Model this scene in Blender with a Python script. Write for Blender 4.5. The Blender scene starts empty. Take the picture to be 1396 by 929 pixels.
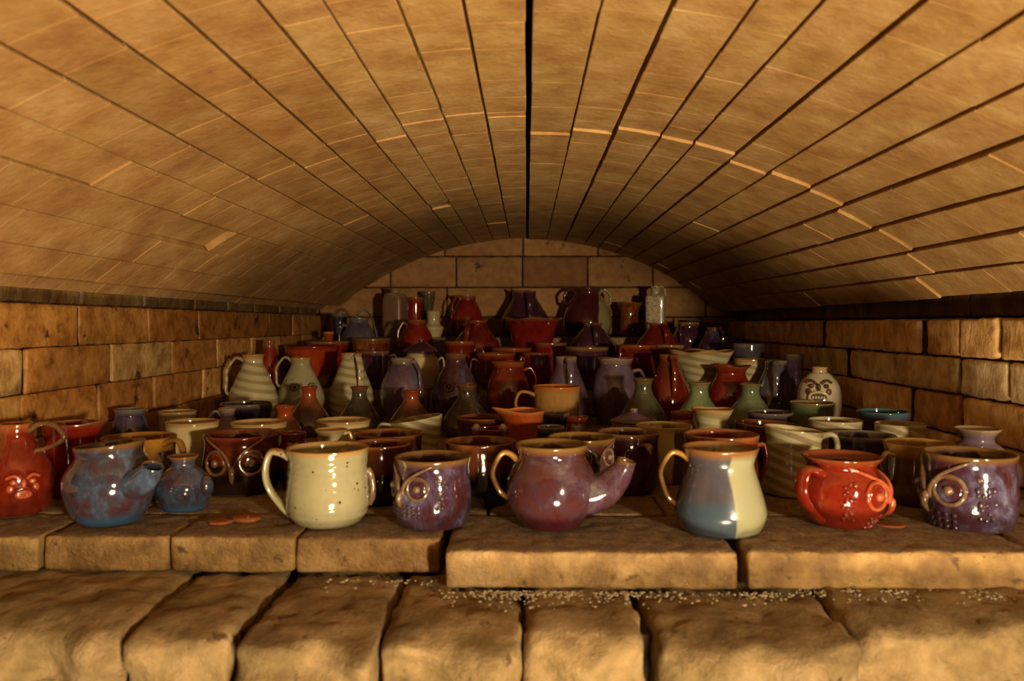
import bpy, math, random
from mathutils import Vector, Matrix, noise
random.seed(7)
C = bpy.context.scene.collection
sc = bpy.context.scene
PI = math.pi
EYE = .245
F = 1060.2                                    # focal length in pixels of a 1396 px wide frame
# ------------------------------------------------------------------ camera
cam_d = bpy.data.cameras.new('camera'); cam = bpy.data.objects.new('camera', cam_d); C.objects.link(cam)
cam_d.sensor_width = 23.7; cam_d.lens = 18.0
cam.location = (0, 0, EYE)
cam.rotation_euler = (math.radians(90 - 1.216), 0, math.radians(1.08))
cam_d.clip_start = .02
cam_d.dof.use_dof = True; cam_d.dof.focus_distance = 1.55; cam_d.dof.aperture_fstop = 4.0
sc.camera = cam
CM = cam.rotation_euler.to_matrix()
def at(px, py, d):
    """world point seen at photo pixel (px,py) at depth y=d"""
    v = CM @ Vector(((px - 698) / F, (464.5 - py) / F, -1))
    v *= d / v.y
    return Vector((v.x, d, v.z + EYE))
def sx(px, d): return at(px, 442, d).x

# ------------------------------------------------------------------ helpers
def lin(h):
    h = h.lstrip('#'); o = []
    for i in (0, 2, 4):
        c = int(h[i:i+2], 16) / 255
        o.append(c / 12.92 if c <= .04045 else ((c + .055) / 1.055) ** 2.4)
    return (*o, 1)
class MB:
    def __init__(s): s.v = []; s.f = []; s.t = []
    def add(s, vs, fs, tint=(1, 1, 1)):
        o = len(s.v); s.v += [tuple(p) for p in vs]; s.f += [tuple(i + o for i in f) for f in fs]; s.t += [(*tint, 1)] * len(vs)
    def build(s, name, mat, parent=None, smooth=True, tint=False):
        me = bpy.data.meshes.new(name); me.from_pydata(s.v, [], s.f); me.materials.append(mat)
        if smooth: me.polygons.foreach_set('use_smooth', [True] * len(me.polygons))
        if tint:
            a = me.attributes.new('tint', 'FLOAT_COLOR', 'POINT')
            a.data.foreach_set('color', [c for t in s.t for c in t])
        me.update()
        o = bpy.data.objects.new(name, me); C.objects.link(o)
        if parent: o.parent = parent
        return o
def tag(o, label=None, cat=None, group=None, kind=None):
    for k, v in (('label', label), ('category', cat), ('group', group), ('kind', kind)):
        if v: o[k] = v
    return o
def empty(name, loc):
    o = bpy.data.objects.new(name, None); o.empty_display_size = .02; o.location = loc; C.objects.link(o); return o
def catmull(P, n):
    P = [Vector(p) for p in P]; out = []
    Q = [2 * P[0] - P[1]] + P + [2 * P[-1] - P[-2]]
    for i in range(1, len(Q) - 2):
        a, b, c, d = Q[i-1:i+3]
        for k in range(n):
            t = k / n
            out.append(.5 * (2*b + (c-a)*t + (2*a-5*b+4*c-d)*t*t + (3*b-a-3*c+d)*t**3))
    out.append(P[-1]); return out
def tube(mb, pts, rad, seg=10, bi=None, cap=True, tint=(1, 1, 1)):
    """sweep; rad: list of (a,b) half sizes, a along the normal, b along the binormal"""
    n = len(pts); vs = []; fs = []
    pts = [Vector(p) for p in pts]
    B = Vector(bi) if bi else None
    for i, p in enumerate(pts):
        t = (pts[min(i+1, n-1)] - pts[max(i-1, 0)]).normalized()
        if B is None:
            B = t.orthogonal().normalized()
        B2 = (B - t * B.dot(t)).normalized(); B = B2
        N = B2.cross(t).normalized()
        r = rad[i] if isinstance(rad, list) else rad
        a, b = r if isinstance(r, tuple) else (r, r)
        for k in range(seg):
            w = 2 * PI * k / seg
            vs.append(p + N * (a * math.cos(w)) + B2 * (b * math.sin(w)))
    for i in range(n - 1):
        for k in range(seg):
            k2 = (k + 1) % seg
            fs.append((i*seg+k, i*seg+k2, (i+1)*seg+k2, (i+1)*seg+k))
    if cap:
        fs.append(tuple(range(seg))[::-1]); fs.append(tuple((n-1)*seg+k for k in range(seg)))
    mb.add(vs, fs, tint)
def ball(mb, c, r, axes=None, nu=10, nv=7, tint=(1, 1, 1)):
    """ellipsoid with radii r=(a,b,c) along axes (three vectors)"""
    c = Vector(c); ax = axes or (Vector((1,0,0)), Vector((0,1,0)), Vector((0,0,1)))
    vs = []; fs = []
    for j in range(1, nv):
        ph = PI * j / nv
        for i in range(nu):
            th = 2 * PI * i / nu
            vs.append(c + ax[0]*(r[0]*math.sin(ph)*math.cos(th)) + ax[1]*(r[1]*math.sin(ph)*math.sin(th)) + ax[2]*(r[2]*math.cos(ph)))
    for j in range(nv - 2):
        for i in range(nu):
            i2 = (i+1) % nu
            fs.append((j*nu+i, (j+1)*nu+i, (j+1)*nu+i2, j*nu+i2))
    k = len(vs); vs += [c + ax[2]*r[2], c - ax[2]*r[2]]
    for i in range(nu):
        i2 = (i+1) % nu
        fs.append((k, i, i2)); fs.append((k+1, (nv-2)*nu+i2, (nv-2)*nu+i))
    mb.add(vs, fs, tint)
def axis_pts(a, b, r, step):
    L = b - a; r = min(r, L * .45)
    n = max(1, round((L - 2*r) / step))
    return [a, a + r*.35] + [a + r + (L - 2*r) * i / n for i in range(n + 1)] + [b - r*.35, b]
def brick(mb, lo, hi, r=.004, step=.03, amp=0, freq=40, tint=(1, 1, 1), fn=None, seed=0):
    """rounded, optionally rough box from lo to hi; fn maps its points into the world"""
    ax = [axis_pts(lo[i], hi[i], r, step) for i in range(3)]
    n = [len(a) for a in ax]; idx = {}; vs = []; fs = []
    ilo = [lo[i] + min(r, (hi[i]-lo[i])*.45) for i in range(3)]; ihi = [hi[i] - min(r, (hi[i]-lo[i])*.45) for i in range(3)]
    def V(i, j, k):
        key = (i, j, k)
        if key not in idx:
            p = Vector((ax[0][i], ax[1][j], ax[2][k]))
            q = Vector([min(max(p[m], ilo[m]), ihi[m]) for m in range(3)])
            d = p - q
            if d.length > 1e-9: d.normalize(); p = q + d * r
            else: d = Vector((0, 0, 0))
            if amp:
                s = Vector((seed * 3.1, seed * 1.7, seed))
                nv = noise.noise_vector(p * freq + s) + .5 * noise.noise_vector(p * freq * 2.3 + s)
                p = p + nv * amp
            idx[key] = len(vs); vs.append(fn(p) if fn else p)
        return idx[key]
    for a in range(3):
        b, c = (a + 1) % 3, (a + 2) % 3
        for e in (0, n[a] - 1):
            for i in range(n[b] - 1):
                for j in range(n[c] - 1):
                    q = []
                    for di, dj in ((0,0),(1,0),(1,1),(0,1)):
                        t = [0,0,0]; t[a] = e; t[b] = i+di; t[c] = j+dj; q.append(V(*t))
                    fs.append(tuple(q if e else q[::-1]))
    mb.add(vs, fs, tint)

# ------------------------------------------------------------------ materials
class NT:
    def __init__(s, name):
        s.m = bpy.data.materials.new(name); s.m.use_nodes = True; s.t = s.m.node_tree
        s.b = s.t.nodes['Principled BSDF']
    def n(s, k, **kw):
        x = s.t.nodes.new('ShaderNode' + k)
        for a, v in kw.items():
            if a.startswith('i_'):
                key = a[2:]; x.inputs[int(key) if key.isdigit() else key.replace('_', ' ')].default_value = v
            else: setattr(x, a, v)
        return x
    def l(s, a, b): s.t.links.new(a, b)
    def math(s, op, a, b=None, clamp=False):
        x = s.n('Math', operation=op, use_clamp=clamp)
        for i, v in enumerate((a, b)):
            if v is None: continue
            if isinstance(v, (int, float)): x.inputs[i].default_value = v
            else: s.l(v, x.inputs[i])
        return x.outputs[0]
    def mix(s, f, a, b, mode='MIX'):
        x = s.n('Mix', data_type='RGBA', blend_type=mode)
        for i, v in ((0, f), (6, a), (7, b)):
            if isinstance(v, (int, float, tuple)): x.inputs[i].default_value = v
            else: s.l(v, x.inputs[i])
        return x.outputs[2]
    def ramp(s, f, stops):
        x = s.n('ValToRGB'); e = x.color_ramp.elements
        while len(e) < len(stops): e.new(.5)
        for i, (p, c) in enumerate(stops):
            e[i].position = p; e[i].color = c if not isinstance(c, (int, float)) else (c, c, c, 1)
        s.l(f, x.inputs[0]); return x.outputs[0]
    def noise(s, vec, scale, detail=4, rough=.55, dist=0):
        x = s.n('TexNoise'); x.inputs['Scale'].default_value = scale; x.inputs['Detail'].default_value = detail
        x.inputs['Roughness'].default_value = rough; x.inputs['Distortion'].default_value = dist
        s.l(vec, x.inputs['Vector']); return x.outputs['Fac']
    def sep(s, v):
        x = s.n('SeparateXYZ'); s.l(v, x.inputs[0]); return x.outputs
    def scalev(s, v, k):
        x = s.n('Mapping'); x.inputs['Scale'].default_value = k; s.l(v, x.inputs['Vector']); return x.outputs[0]
    def bump(s, h, strength, dist=.002):
        x = s.n('Bump'); x.inputs['Strength'].default_value = strength; x.inputs['Distance'].default_value = dist
        s.l(h, x.inputs['Height']); s.l(x.outputs[0], s.b.inputs['Normal']); return x

def glaze(name, cols, scale=26, rim=None, base=None, rough=.10, speck=None, stripes=None, half=None, dist=.25, rimw=.07, bumpy=.12, spec=.5):
    M = NT(name); tc = M.n('TexCoord'); oi = M.n('ObjectInfo')
    off = M.n('VectorMath', operation='ADD'); M.l(tc.outputs['Object'], off.inputs[0])
    sc_ = M.n('VectorMath', operation='SCALE'); sc_.inputs[0].default_value = (3.1, 5.3, 4.7); M.l(oi.outputs['Random'], sc_.inputs['Scale'])
    M.l(sc_.outputs[0], off.inputs[1]); v = off.outputs[0]
    gz = M.sep(tc.outputs['Generated'])[2]
    nz = M.noise(M.scalev(v, (1, 1, .7)), scale, 7, .72, dist)
    k = len(cols); st = [(.32 + .36 * i / max(1, k - 1), lin(c)) for i, c in enumerate(cols)]
    col = M.ramp(nz, st) if k > 1 else None
    if k == 1:
        col = M.mix(nz, lin(cols[0]), tuple(x * .75 for x in lin(cols[0])[:3]) + (1,))
    ob = M.sep(tc.outputs['Object'])
    if stripes:
        c2, freq, tilt = stripes
        w = M.math('ADD', M.math('MULTIPLY', ob[2], freq), M.math('MULTIPLY', ob[0], tilt))
        w = M.math('ADD', w, M.math('MULTIPLY', M.noise(v, 18, 2), 2.2))
        s_ = M.math('MULTIPLY_ADD', M.math('SINE', w), .5); M.t.nodes[-1].inputs[2].default_value = .5
        f = M.ramp(s_, [(.35, 0.), (.8, 1.)])
        col = M.mix(f, col, lin(c2))
    wob = M.math('MULTIPLY', M.math('SUBTRACT', nz, .5), .16)
    if base:
        c2, h = base
        f = M.n('MapRange', clamp=True); M.l(M.math('ADD', gz, wob), f.inputs[0]); f.inputs[1].default_value = h - .06; f.inputs[2].default_value = h + .06; f.inputs[3].default_value = 1; f.inputs[4].default_value = 0
        col = M.mix(f.outputs[0], col, lin(c2))
    if half:
        c2, x0 = half
        w = M.math('ADD', M.math('MULTIPLY', M.math('SUBTRACT', ob[0], x0), 400), M.math('MULTIPLY', M.math('SUBTRACT', M.noise(v, 9, 2), .5), 9), )
        w = M.math('ADD', w, .5, True)
        col = M.mix(w, col, lin(c2))
    if rim:
        f = M.n('MapRange', clamp=True); M.l(M.math('ADD', gz, M.math('MULTIPLY', wob, .35)), f.inputs[0]); f.inputs[1].default_value = 1 - rimw * 1.6; f.inputs[2].default_value = 1 - rimw * .5
        col = M.mix(f.outputs[0], col, lin(rim))
    if speck:
        c2, amt = speck
        vo = M.n('TexVoronoi'); vo.inputs['Scale'].default_value = 160; M.l(v, vo.inputs['Vector'])
        n2 = M.noise(v, 90, 1)
        f = M.math('MULTIPLY', M.math('LESS_THAN', vo.outputs['Distance'], .3), M.math('GREATER_THAN', n2, 1 - amt))
        col = M.mix(f, col, lin(c2))
    M.l(col, M.b.inputs['Base Color'])
    M.b.inputs['Roughness'].default_value = rough
    M.b.inputs['Specular IOR Level'].default_value = spec
    M.b.inputs['Coat Weight'].default_value = .6; M.b.inputs['Coat Roughness'].default_value = .05
    M.bump(M.noise(M.scalev(v, (1, 1, 2.2)), 55, 3), bumpy, .002)
    return M.m

G = {}
G['blue']    = glaze('blue_violet_glaze', ['301c20', '3e262c', '363846', '424e66', '586680'], 30, rim='664626', base=('2e5070', .1), dist=.35)
G['violet']  = glaze('violet_glaze', ['301616', '3e1c22', '3e2836', '4e4258', '706c88'], 30, rim='6a4a28', dist=.3)
G['plum']    = glaze('plum_red_glaze', ['3c1c16', '4a2422', '442a34', '54424e', '6c6a68'], 24, rim='74542a', base=('481826', .16), dist=.3)
G['cream']   = glaze('cream_glaze', ['888060', '958d6c', 'a09878'], 14, rim='a07844', speck=('4a3a22', .34), rimw=.05)
G['creamy']  = glaze('cream_striped_glaze', ['a69c76', 'b8af8a'], 14, rim='a37a45', stripes=('94845e', 330, 60), rimw=.05)
G['stripe']  = glaze('cream_brushed_glaze', ['86775a', '988a68'], 22, rim='a89a78', stripes=('b6ae8a', 420, 150), rimw=.05)
G['red']     = glaze('iron_red_glaze', ['4c1209', '621a0c', '762a14'], 28, rim='86451f', dist=.3)
G['bright']  = glaze('bright_red_glaze', ['60140a', '701c0d', '803016'], 28, rim='7a3a1c', dist=.3)
G['ruby']    = glaze('deep_red_glaze', ['5a120e', '741a10', '86281a'], 24, rim='7c4a2a')
G['tenmoku'] = glaze('dark_brown_glaze', ['1c0f0a', '2a160d', '3e2010'], 22, rim='6e3c1c')
G['rust']    = glaze('rust_glaze', ['38190c', '4a2411', '583018'], 22, rim='6c3c1a', base=('1e120c', .55))
G['owlred']  = glaze('dark_amber_glaze', ['2c100a', '4e1c0c', '7a3412'], 26, rim='5e2418', base=('1c0e0a', .42))
G['orange']  = glaze('orange_glaze', ['74300f', '8c3c15', '9c4c20'], 16, rim='b06a35', base=('5a2412', .3))
G['tan']     = glaze('tan_glaze', ['86602c', '9c7440', 'a5804c'], 18, rim='a8622a', base=('6b5a38', .45))
G['amber']   = glaze('amber_rim_glaze', ['44362c', '523a22', '604420'], 18, rim='80561e', rimw=.2)
G['brown']   = glaze('brown_glaze', ['4a3218', '5a3c1c', '6a4a28'], 14, rim='9a7238', rimw=.16)
G['green']   = glaze('green_glaze', ['4f6044', '62704e', '74805c'], 26, rim='7a6a48', speck=('8a8a60', .4))
G['ash']     = glaze('dark_ash_glaze', ['2a251e', '3b3428', '4a4434'], 40, rim='6e4426', speck=('6e6a50', .42), rough=.2)
G['ashred']  = glaze('rusty_ash_glaze', ['3e2a20', '4e3424', '5a4430'], 40, rim='8a3c1a', rimw=.3, speck=('7a6a48', .4), rough=.18)
G['olive']   = glaze('olive_ash_glaze', ['37382c', '4a4a38', '5e5236'], 36, rim='6e5030', base=('5c4424', .2), speck=('808060', .4), rough=.18)
G['grey']    = glaze('grey_glaze', ['3c3640', '4e4850', '5c5a58'], 26, rim='6a6258', dist=.3)
G['ink']     = glaze('ink_dark_glaze', ['15131c', '1e1c28', '2c2a34'], 24, rim='5c5048')
G['indigo']  = glaze('indigo_glaze', ['241c30', '332a48', '40385c'], 26, rim='6a645e')
G['purple']  = glaze('dark_purple_glaze', ['2e151e', '40202e', '4e2c40'], 24, rim='7c5a3a')
G['mauve']   = glaze('mauve_grey_glaze', ['44303c', '584454', '685c6a'], 24, rim='86705a', dist=.3)
G['teal']    = glaze('teal_rim_glaze', ['3a1e34', '4a2648', '3a4a5c'], 24, rim='3e5c60', rimw=.1)
G['buff']    = glaze('buff_glaze', ['a89468', 'b8a478', 'c4b48c'], 20, rim='9a7a4a', rimw=.05)
G['jughalf'] = glaze('blue_and_cream_glaze', ['443a3c', '48444c', '4a505a'], 14, rim='80562c', base=('3e4a56', .4), half=('939072', .004), rimw=.08, rough=.24)
G['cuphalf'] = glaze('cream_and_brown_glaze', ['b8aa7c', 'c6bc92'], 14, rim='a08850', half=('4e3c22', .008))
G['redcream']= glaze('red_over_cream_glaze', ['7e220e', '963214', 'a04a20'], 18, rim='6a2014', base=('b89c66', .26))
G['darkcream']=glaze('dark_red_and_cream_glaze', ['2e1014', '451a1e', '521a20'], 22, rim='4a2a2a', half=('8c7c50', .034))
G['streak']  = glaze('streaked_brown_glaze', ['3a140c', '6a2c12', '8c5a28'], 40, rim='6a4a28')
G['carved']  = glaze('speckled_pale_glaze', ['a08c70', 'c4b498'], 120, rough=.3, speck=('4a3626', .62))
G['stone']   = glaze('stony_brown_glaze', ['6a4c34', '7a5a40'], 60, rim='8a7250', rough=.4, rimw=.12)
G['facecream']=glaze('pale_face_glaze', ['b4a68a', 'c2b698'], 16, rim='b09060')
G['clay']    = glaze('bare_clay', ['8a4a26', '9a5830'], 60, rough=.75, spec=.2)
G['relief']  = glaze('breaking_relief_glaze', ['4e3428', '68503c', '7e6650'], 60, rim=None)
G['redrelief']=glaze('red_relief_glaze', ['8a2e14', 'a0462a', 'b06a48'], 60)
G['iron']    = glaze('iron_brown_relief_glaze', ['44281a', '5e3e26', '7a5a3a'], 60)

def brickmat(name, cols, scale, bump_s, rough=.8, drip_scale=(1, 1, .34), streak=None, drip=None, freckle=None, spec=.3, bdist=.004):
    M = NT(name); tc = M.n('TexCoord'); v = tc.outputs['Object']
    a = M.n('Attribute', attribute_name='tint'); tint = a.outputs['Color']
    nz = M.noise(v, scale, 6, .65)
    k = len(cols)
    col = M.ramp(nz, [(.3 + .4 * i / (k - 1), lin(c)) for i, c in enumerate(cols)])
    h = M.noise(v, scale * 5, 6, .7)
    if drip:                                   # glassy runs down a wall face
        sv = M.scalev(v, drip_scale)
        d = M.noise(sv, 60, 4, .6, 1.2)
        f = M.ramp(d, [(.48, 0.), (.72, 1.)])
        col = M.mix(M.math('MULTIPLY', f, .5), col, lin(drip))
        h = M.math('ADD', M.math('MULTIPLY', d, .8), M.math('MULTIPLY', h, .6))
    if streak:
        sv = M.scalev(v, streak[1])
        d = M.noise(sv, 30, 3, .6)
        f = M.ramp(d, [(.6, 0.), (.7, 1.)])
        col = M.mix(M.math('MULTIPLY', f, streak[2]), col, lin(streak[0]))
    if freckle:
        n2 = M.noise(v, freckle[1], 4, .7)
        f = M.ramp(n2, [(freckle[2], 0.), (freckle[2] + .08, 1.)])
        col = M.mix(f, col, lin(freckle[0]))
    col = M.mix(1., col, tint, 'MULTIPLY')
    M.l(col, M.b.inputs['Base Color']); M.b.inputs['Roughness'].default_value = rough
    M.b.inputs['Specular IOR Level'].default_value = spec
    M.bump(h, bump_s, bdist)
    return M.m
VAULT = brickmat('arch_firebrick', ['9c7244', 'ae8450', 'bb945e', 'c8a672'], 16, .6, .75, streak=('d8bc8c', (1, 4, 1), .25), freckle=('8a5a2c', 60, .68))
WALL = brickmat('salted_wall_brick', ['6e4c28', '906a3c', 'aa8656', 'bea078'], 22, .8, .45, drip='c8a468', spec=.45, bdist=.004)
WALL2 = brickmat('glazed_side_brick', ['664420', '8a6232', 'a27c48', 'b49462'], 26, .6, .5, (1, 1, .75), drip='b8945c', spec=.45, bdist=.003, freckle=('4a2c14', 14, .6))
BACK = brickmat('end_wall_brick', ['8a5e34', '9c7040', 'ac824c'], 30, .6, .65, freckle=('4a2e1a', 12, .62))
SHELF = brickmat('ash_dusted_floor_brick', ['66523a', '84694a', 'a08864'], 70, 1., .8, freckle=('b09a70', 300, .56), bdist=.003)
LIP = brickmat('glossy_front_brick', ['684820', '866434', 'a6824a', 'bc9a66'], 16, 1.2, .26, freckle=('5e4222', 44, .6), spec=.6, bdist=.004)
SILL = brickmat('rough_sill_brick', ['5e4a32', '74603f', '8a7250', '9a8262'], 18, 1., .9, freckle=('4a3620', 26, .62), bdist=.004)
MORT = NT('gap_shade_mortar'); MORT.b.inputs['Base Color'].default_value = lin('2a1c10'); MORT.b.inputs['Roughness'].default_value = .95  # near-black tone stands in for shade deep in the brick gaps
_t = MORT.n('TexCoord'); MORT.l(MORT.ramp(MORT.noise(_t.outputs['Object'], 60), [(.3, lin('1a120a')), (.7, lin('3a2816'))]), MORT.b.inputs['Base Color'])
MORT = MORT.m
SALT = brickmat('glazed_mortar', ['4a3216', '664822', '7e6032'], 40, .6, .5)
GRIT = brickmat('pale_grit', ['8a7858', 'b0a080', 'c8bca0'], 200, .3, .9)
def box(mb, lo, hi, tint=(1, 1, 1)): brick(mb, lo, hi, .0005, 9, 0, tint=tint)
def rt(a, b, c=None):                          # brick tints
    k = random.uniform(a, b); return (k, k * random.uniform(.93, 1.03), k * random.uniform(.85, 1.05))
def struct(o): o['kind'] = 'structure'; return o

# ------------------------------------------------------------------ the kiln chamber
W = .73; YB = 2.845; APEX = EYE + .314; R = 1.066; CZ = APEX - R
J = [-.7505, -.6956, -.6448, -.588, -.5273, -.4697, -.4096, -.3458, -.2878, -.2254, -.1767, -.1154, -.0577, .0029, .0679, .1305, .1967, .2458, .309, .3694, .4336, .4908, .5535, .6155, .6711, .7273]
GAP = {13: .0062, 12: .0025, 11: .0022, 10: .0016, 9: .0026, 8: .003, 7: .0028, 6: .0022, 5: .0016, 4: .0012, 3: .001, 2: .001, 1: .001, 14: .0022, 15: .0048, 16: .0036, 17: .0034, 18: .0048, 19: .0024, 20: .0036, 21: .004, 22: .0044, 23: .0048, 24: .005, 25: .004}
mb = MB()
rng = random.Random(3)
for i in range(len(J) - 1):
    kg = 1.5 if i < 13 else 1.1; a0 = J[i] + kg * GAP.get(i, .001) / 2 / R; a1 = J[i+1] - kg * GAP.get(i+1, .001) / 2 / R
    y = .34 - rng.random() * .12; course = rng.uniform(-.0015, .0015)
    ct = rng.uniform(.70, .84) if i < 9 else rng.uniform(.95, 1.08); cg = rng.uniform(.88, .94) if i < 9 else rng.uniform(.96, 1.0)  # dimmer light on the left courses is put into their darker, oranger tint
    ring = 1.24 + rng.uniform(-.04, .04) if i >= 13 else 1.17 + rng.uniform(-.03, .06)
    if i == 0: ring = 99
    while y < YB + .05:
        L = rng.choice((.0762, .0762, .0762, .114, .114, .23))
        y2 = y + L
        if y < ring < y2 and ring - y > .02: y2 = ring
        past = y >= ring - 1e-6
        off = course * .6 + rng.uniform(-.00025, .00025) - (.0045 if past and i >= 13 else .002 if past else 0)
        if rng.random() < .02: off -= .002
        if rng.random() < .01: off += .005
        if i < 9: off = off * .5
        if i == 0: off += .035
        if i == 3 and y < 1.36 < y2: off += .012           # a broken brick
        gy = .0001 if rng.random() < .95 else .0014
        w0, w1 = rng.uniform(-.0006, .0006), rng.uniform(-.0006, .0006)
        lo = (a0 * R + w0 * (i > 3), y + gy, 0); hi = (a1 * R + w1 * (i > 3), y2 - gy, .1)
        tw = rng.uniform(-.004, .004) * (.4 if i < 9 else 1) + (.045 if i > 18 else 0)
        am = (a0 + a1) / 2
        def fn(p, off=off, tw=tw, am=am):
            a = p.x / R; rr = R + off + p.z + tw * (p.x - am * R)
            return Vector((rr * math.sin(a), p.y, CZ + rr * math.cos(a)))
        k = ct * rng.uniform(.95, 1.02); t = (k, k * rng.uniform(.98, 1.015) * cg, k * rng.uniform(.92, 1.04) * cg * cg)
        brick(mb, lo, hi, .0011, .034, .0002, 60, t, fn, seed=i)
        y = y2
# dark shell behind the joints
sh = []; fs = []
N = 40
for j, yy in enumerate((.2, YB + .2)):
    for rr in (R + .06, R + .16):
        for k in range(N + 1):
            a = -.86 + 1.72 * k / N; sh.append((rr * math.sin(a), yy, CZ + rr * math.cos(a)))
M1 = N + 1
for k in range(N):
    fs += [(k, k+1, 2*M1+k+1, 2*M1+k), (M1+k+1, M1+k, 3*M1+k, 3*M1+k+1), (k+1, k, M1+k, M1+k+1), (2*M1+k, 2*M1+k+1, 3*M1+k+1, 3*M1+k)]
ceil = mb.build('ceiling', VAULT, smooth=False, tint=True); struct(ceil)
ceil.data.materials.append(MORT)
m2 = MB(); m2.add(sh, fs); s2 = m2.build('trim_6', MORT); struct(s2)

def wall(name, side, zs, joints, mat, rnd):
    """side wall: courses between heights zs (top first), joints = photo columns of the vertical joints per course"""
    mb = MB(); x0 = side * W; zg = .002 if side > 0 else .0004
    for ci in range(len(zs) - 1):
        z1, z0 = zs[ci], zs[ci+1]
        js = joints[ci]
        ys = sorted(((W * F / abs(p - 718)), g) for p, g in js)
        y = ys[0][0]
        while y > .97: y -= .236; ys.insert(0, (y, .01 if side > 0 else .004))
        y = ys[-1][0]
        while y < YB: y += .23; ys.append((y, .004))
        for (ya, ga), (yb, gb) in zip(ys, ys[1:]):
            ym0 = (ya + yb) / 2; dx = rnd.uniform(-.003, .004) if side > 0 else rnd.uniform(-.0015, .001)
            k = rnd.choice(((1.1, 1.05, .95), (.95, .78, .6), (1.25, 1.25, 1.2), (.75, .6, .46), (1.2, 1.12, 1)))
            
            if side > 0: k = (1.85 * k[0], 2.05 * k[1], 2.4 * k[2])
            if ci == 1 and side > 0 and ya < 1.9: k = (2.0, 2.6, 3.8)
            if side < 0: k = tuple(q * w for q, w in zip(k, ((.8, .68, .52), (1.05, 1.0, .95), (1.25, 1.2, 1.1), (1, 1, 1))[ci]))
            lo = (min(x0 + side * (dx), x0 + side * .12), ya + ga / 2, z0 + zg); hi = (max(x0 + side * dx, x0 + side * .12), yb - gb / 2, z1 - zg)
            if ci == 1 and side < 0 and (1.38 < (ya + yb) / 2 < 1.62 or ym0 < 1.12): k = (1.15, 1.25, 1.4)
            yaw = rnd.uniform(-.01, .03) if side > 0 else rnd.uniform(-.01, .02); ym = (ya + yb) / 2; tz = rnd.uniform(-.04, .04)
            def fn(p, yaw=yaw, ym=ym, tz=tz, zm=(z0 + z1) / 2): return Vector((p.x - side * (yaw * (p.y - ym) + tz * (p.z - zm)), p.y, p.z))
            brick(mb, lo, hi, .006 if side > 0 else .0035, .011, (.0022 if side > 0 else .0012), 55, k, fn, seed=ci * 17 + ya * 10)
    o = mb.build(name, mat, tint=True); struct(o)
    m = MB(); a, b = sorted((x0 + side * (.005 if side < 0 else .011), x0 + side * .1)); box(m, (a, .98, 0), (b, YB, zs[0] - .004)); return m
rw = random.Random(5)
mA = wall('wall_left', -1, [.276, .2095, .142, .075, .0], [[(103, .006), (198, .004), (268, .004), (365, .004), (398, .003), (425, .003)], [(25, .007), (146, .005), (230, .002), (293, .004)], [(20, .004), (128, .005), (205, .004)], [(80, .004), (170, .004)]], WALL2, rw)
mB = wall('wall_right', 1, [.256, .188, .124, .055, .0], [[(1075, .004), (1117, .04), (1180, .008), (1250, .034), (1299, .008), (1353, .018)], [(1100, .02), (1150, .036), (1214, .016), (1300, .02), (1365, .012)], [(1172, .014), (1236, .03), (1303, .02)], [(1200, .008), (1330, .008)]], WALL, rw)
struct(mA.build('trim_7', SALT)); struct(mB.build('trim_8', MORT))  # dark backing of the right wall paints the shade in its joints
# springing ledge between wall head and arch
mb = MB()
for side, zt in ((-1, .276), (1, .256)):
    y = .5
    while y < YB:
        L = random.uniform(.19, .24)
        a, b = sorted((side * (W + .035), side * (W + .16)))
        brick(mb, (a, y, zt + .002), (b, min(y + L - .004, YB), zt + .055), .006, .02, .002, 50, rt(.3, .5), seed=y)  # low tint paints the shade of the recess under the arch
        y += L
struct(mb.build('trim_9', WALL, tint=True))
# end wall
mb = MB(); rb = random.Random(11)
zz = [0, .068, .136, .204, .27, EYE + .134, EYE + .247, EYE + .36]
for ci in range(len(zz) - 1):
    if ci == 5: js = [-1.1, -.72, -.5, sx(622, YB), sx(712, YB), sx(801, YB), .46, .7, 1.1]
    elif ci == 6: js = [-1, -.6, -.3, sx(713, YB), .26, .5, 1]
    else:
        js = [-1.0 + .236 * k + (ci % 2) * .118 for k in range(10)]
    for xa, xb in zip(js, js[1:]):
        k = rb.uniform(.85, 1.1); t = (k, k * .97, k * .95)
        if ci == 5 and 0 <= (xa + xb) / 2 < .2: t = (.62, .5, .45)
        dy = rb.uniform(-.003, .003)
        brick(mb, (xa + .002, YB + dy, zz[ci] + .002), (xb - .002, YB + .11, zz[ci+1] - .002), .005, .013, .0018, 60, t, seed=ci * 7 + xa)
struct(mb.build('wall_back', BACK, tint=True))
m = MB(); box(m, (-.95, YB + .012, 0), (.95, YB + .1, EYE + .35)); struct(m.build('trim_10', MORT))
# floor bricks
mb = MB(); rf = random.Random(9)
y = 1.0; row = 0
while y < YB:
    x = -.74 + (row % 2) * -.11
    while x < .74:
        xa, xb = max(x, -.74), min(x + .23, .74)
        if xb - xa > .02:
            dz = rf.uniform(-.002, .0005); k = rf.uniform(.8, 1.1)
            brick(mb, (xa + .0015, y + .0015, -.07), (xb - .0015, y + .1125, dz), .004, .02 if y < 1.5 else .05, .0008, 60, (k, k * .97, k * .9), seed=x + y)
        x += .23
    y += .114; row += 1
box(mb, (-.76, .98, -.2), (.76, YB + .1, -.012), (.35, .3, .25))
struct(mb.build('floor', SHELF, tint=True))
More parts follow.
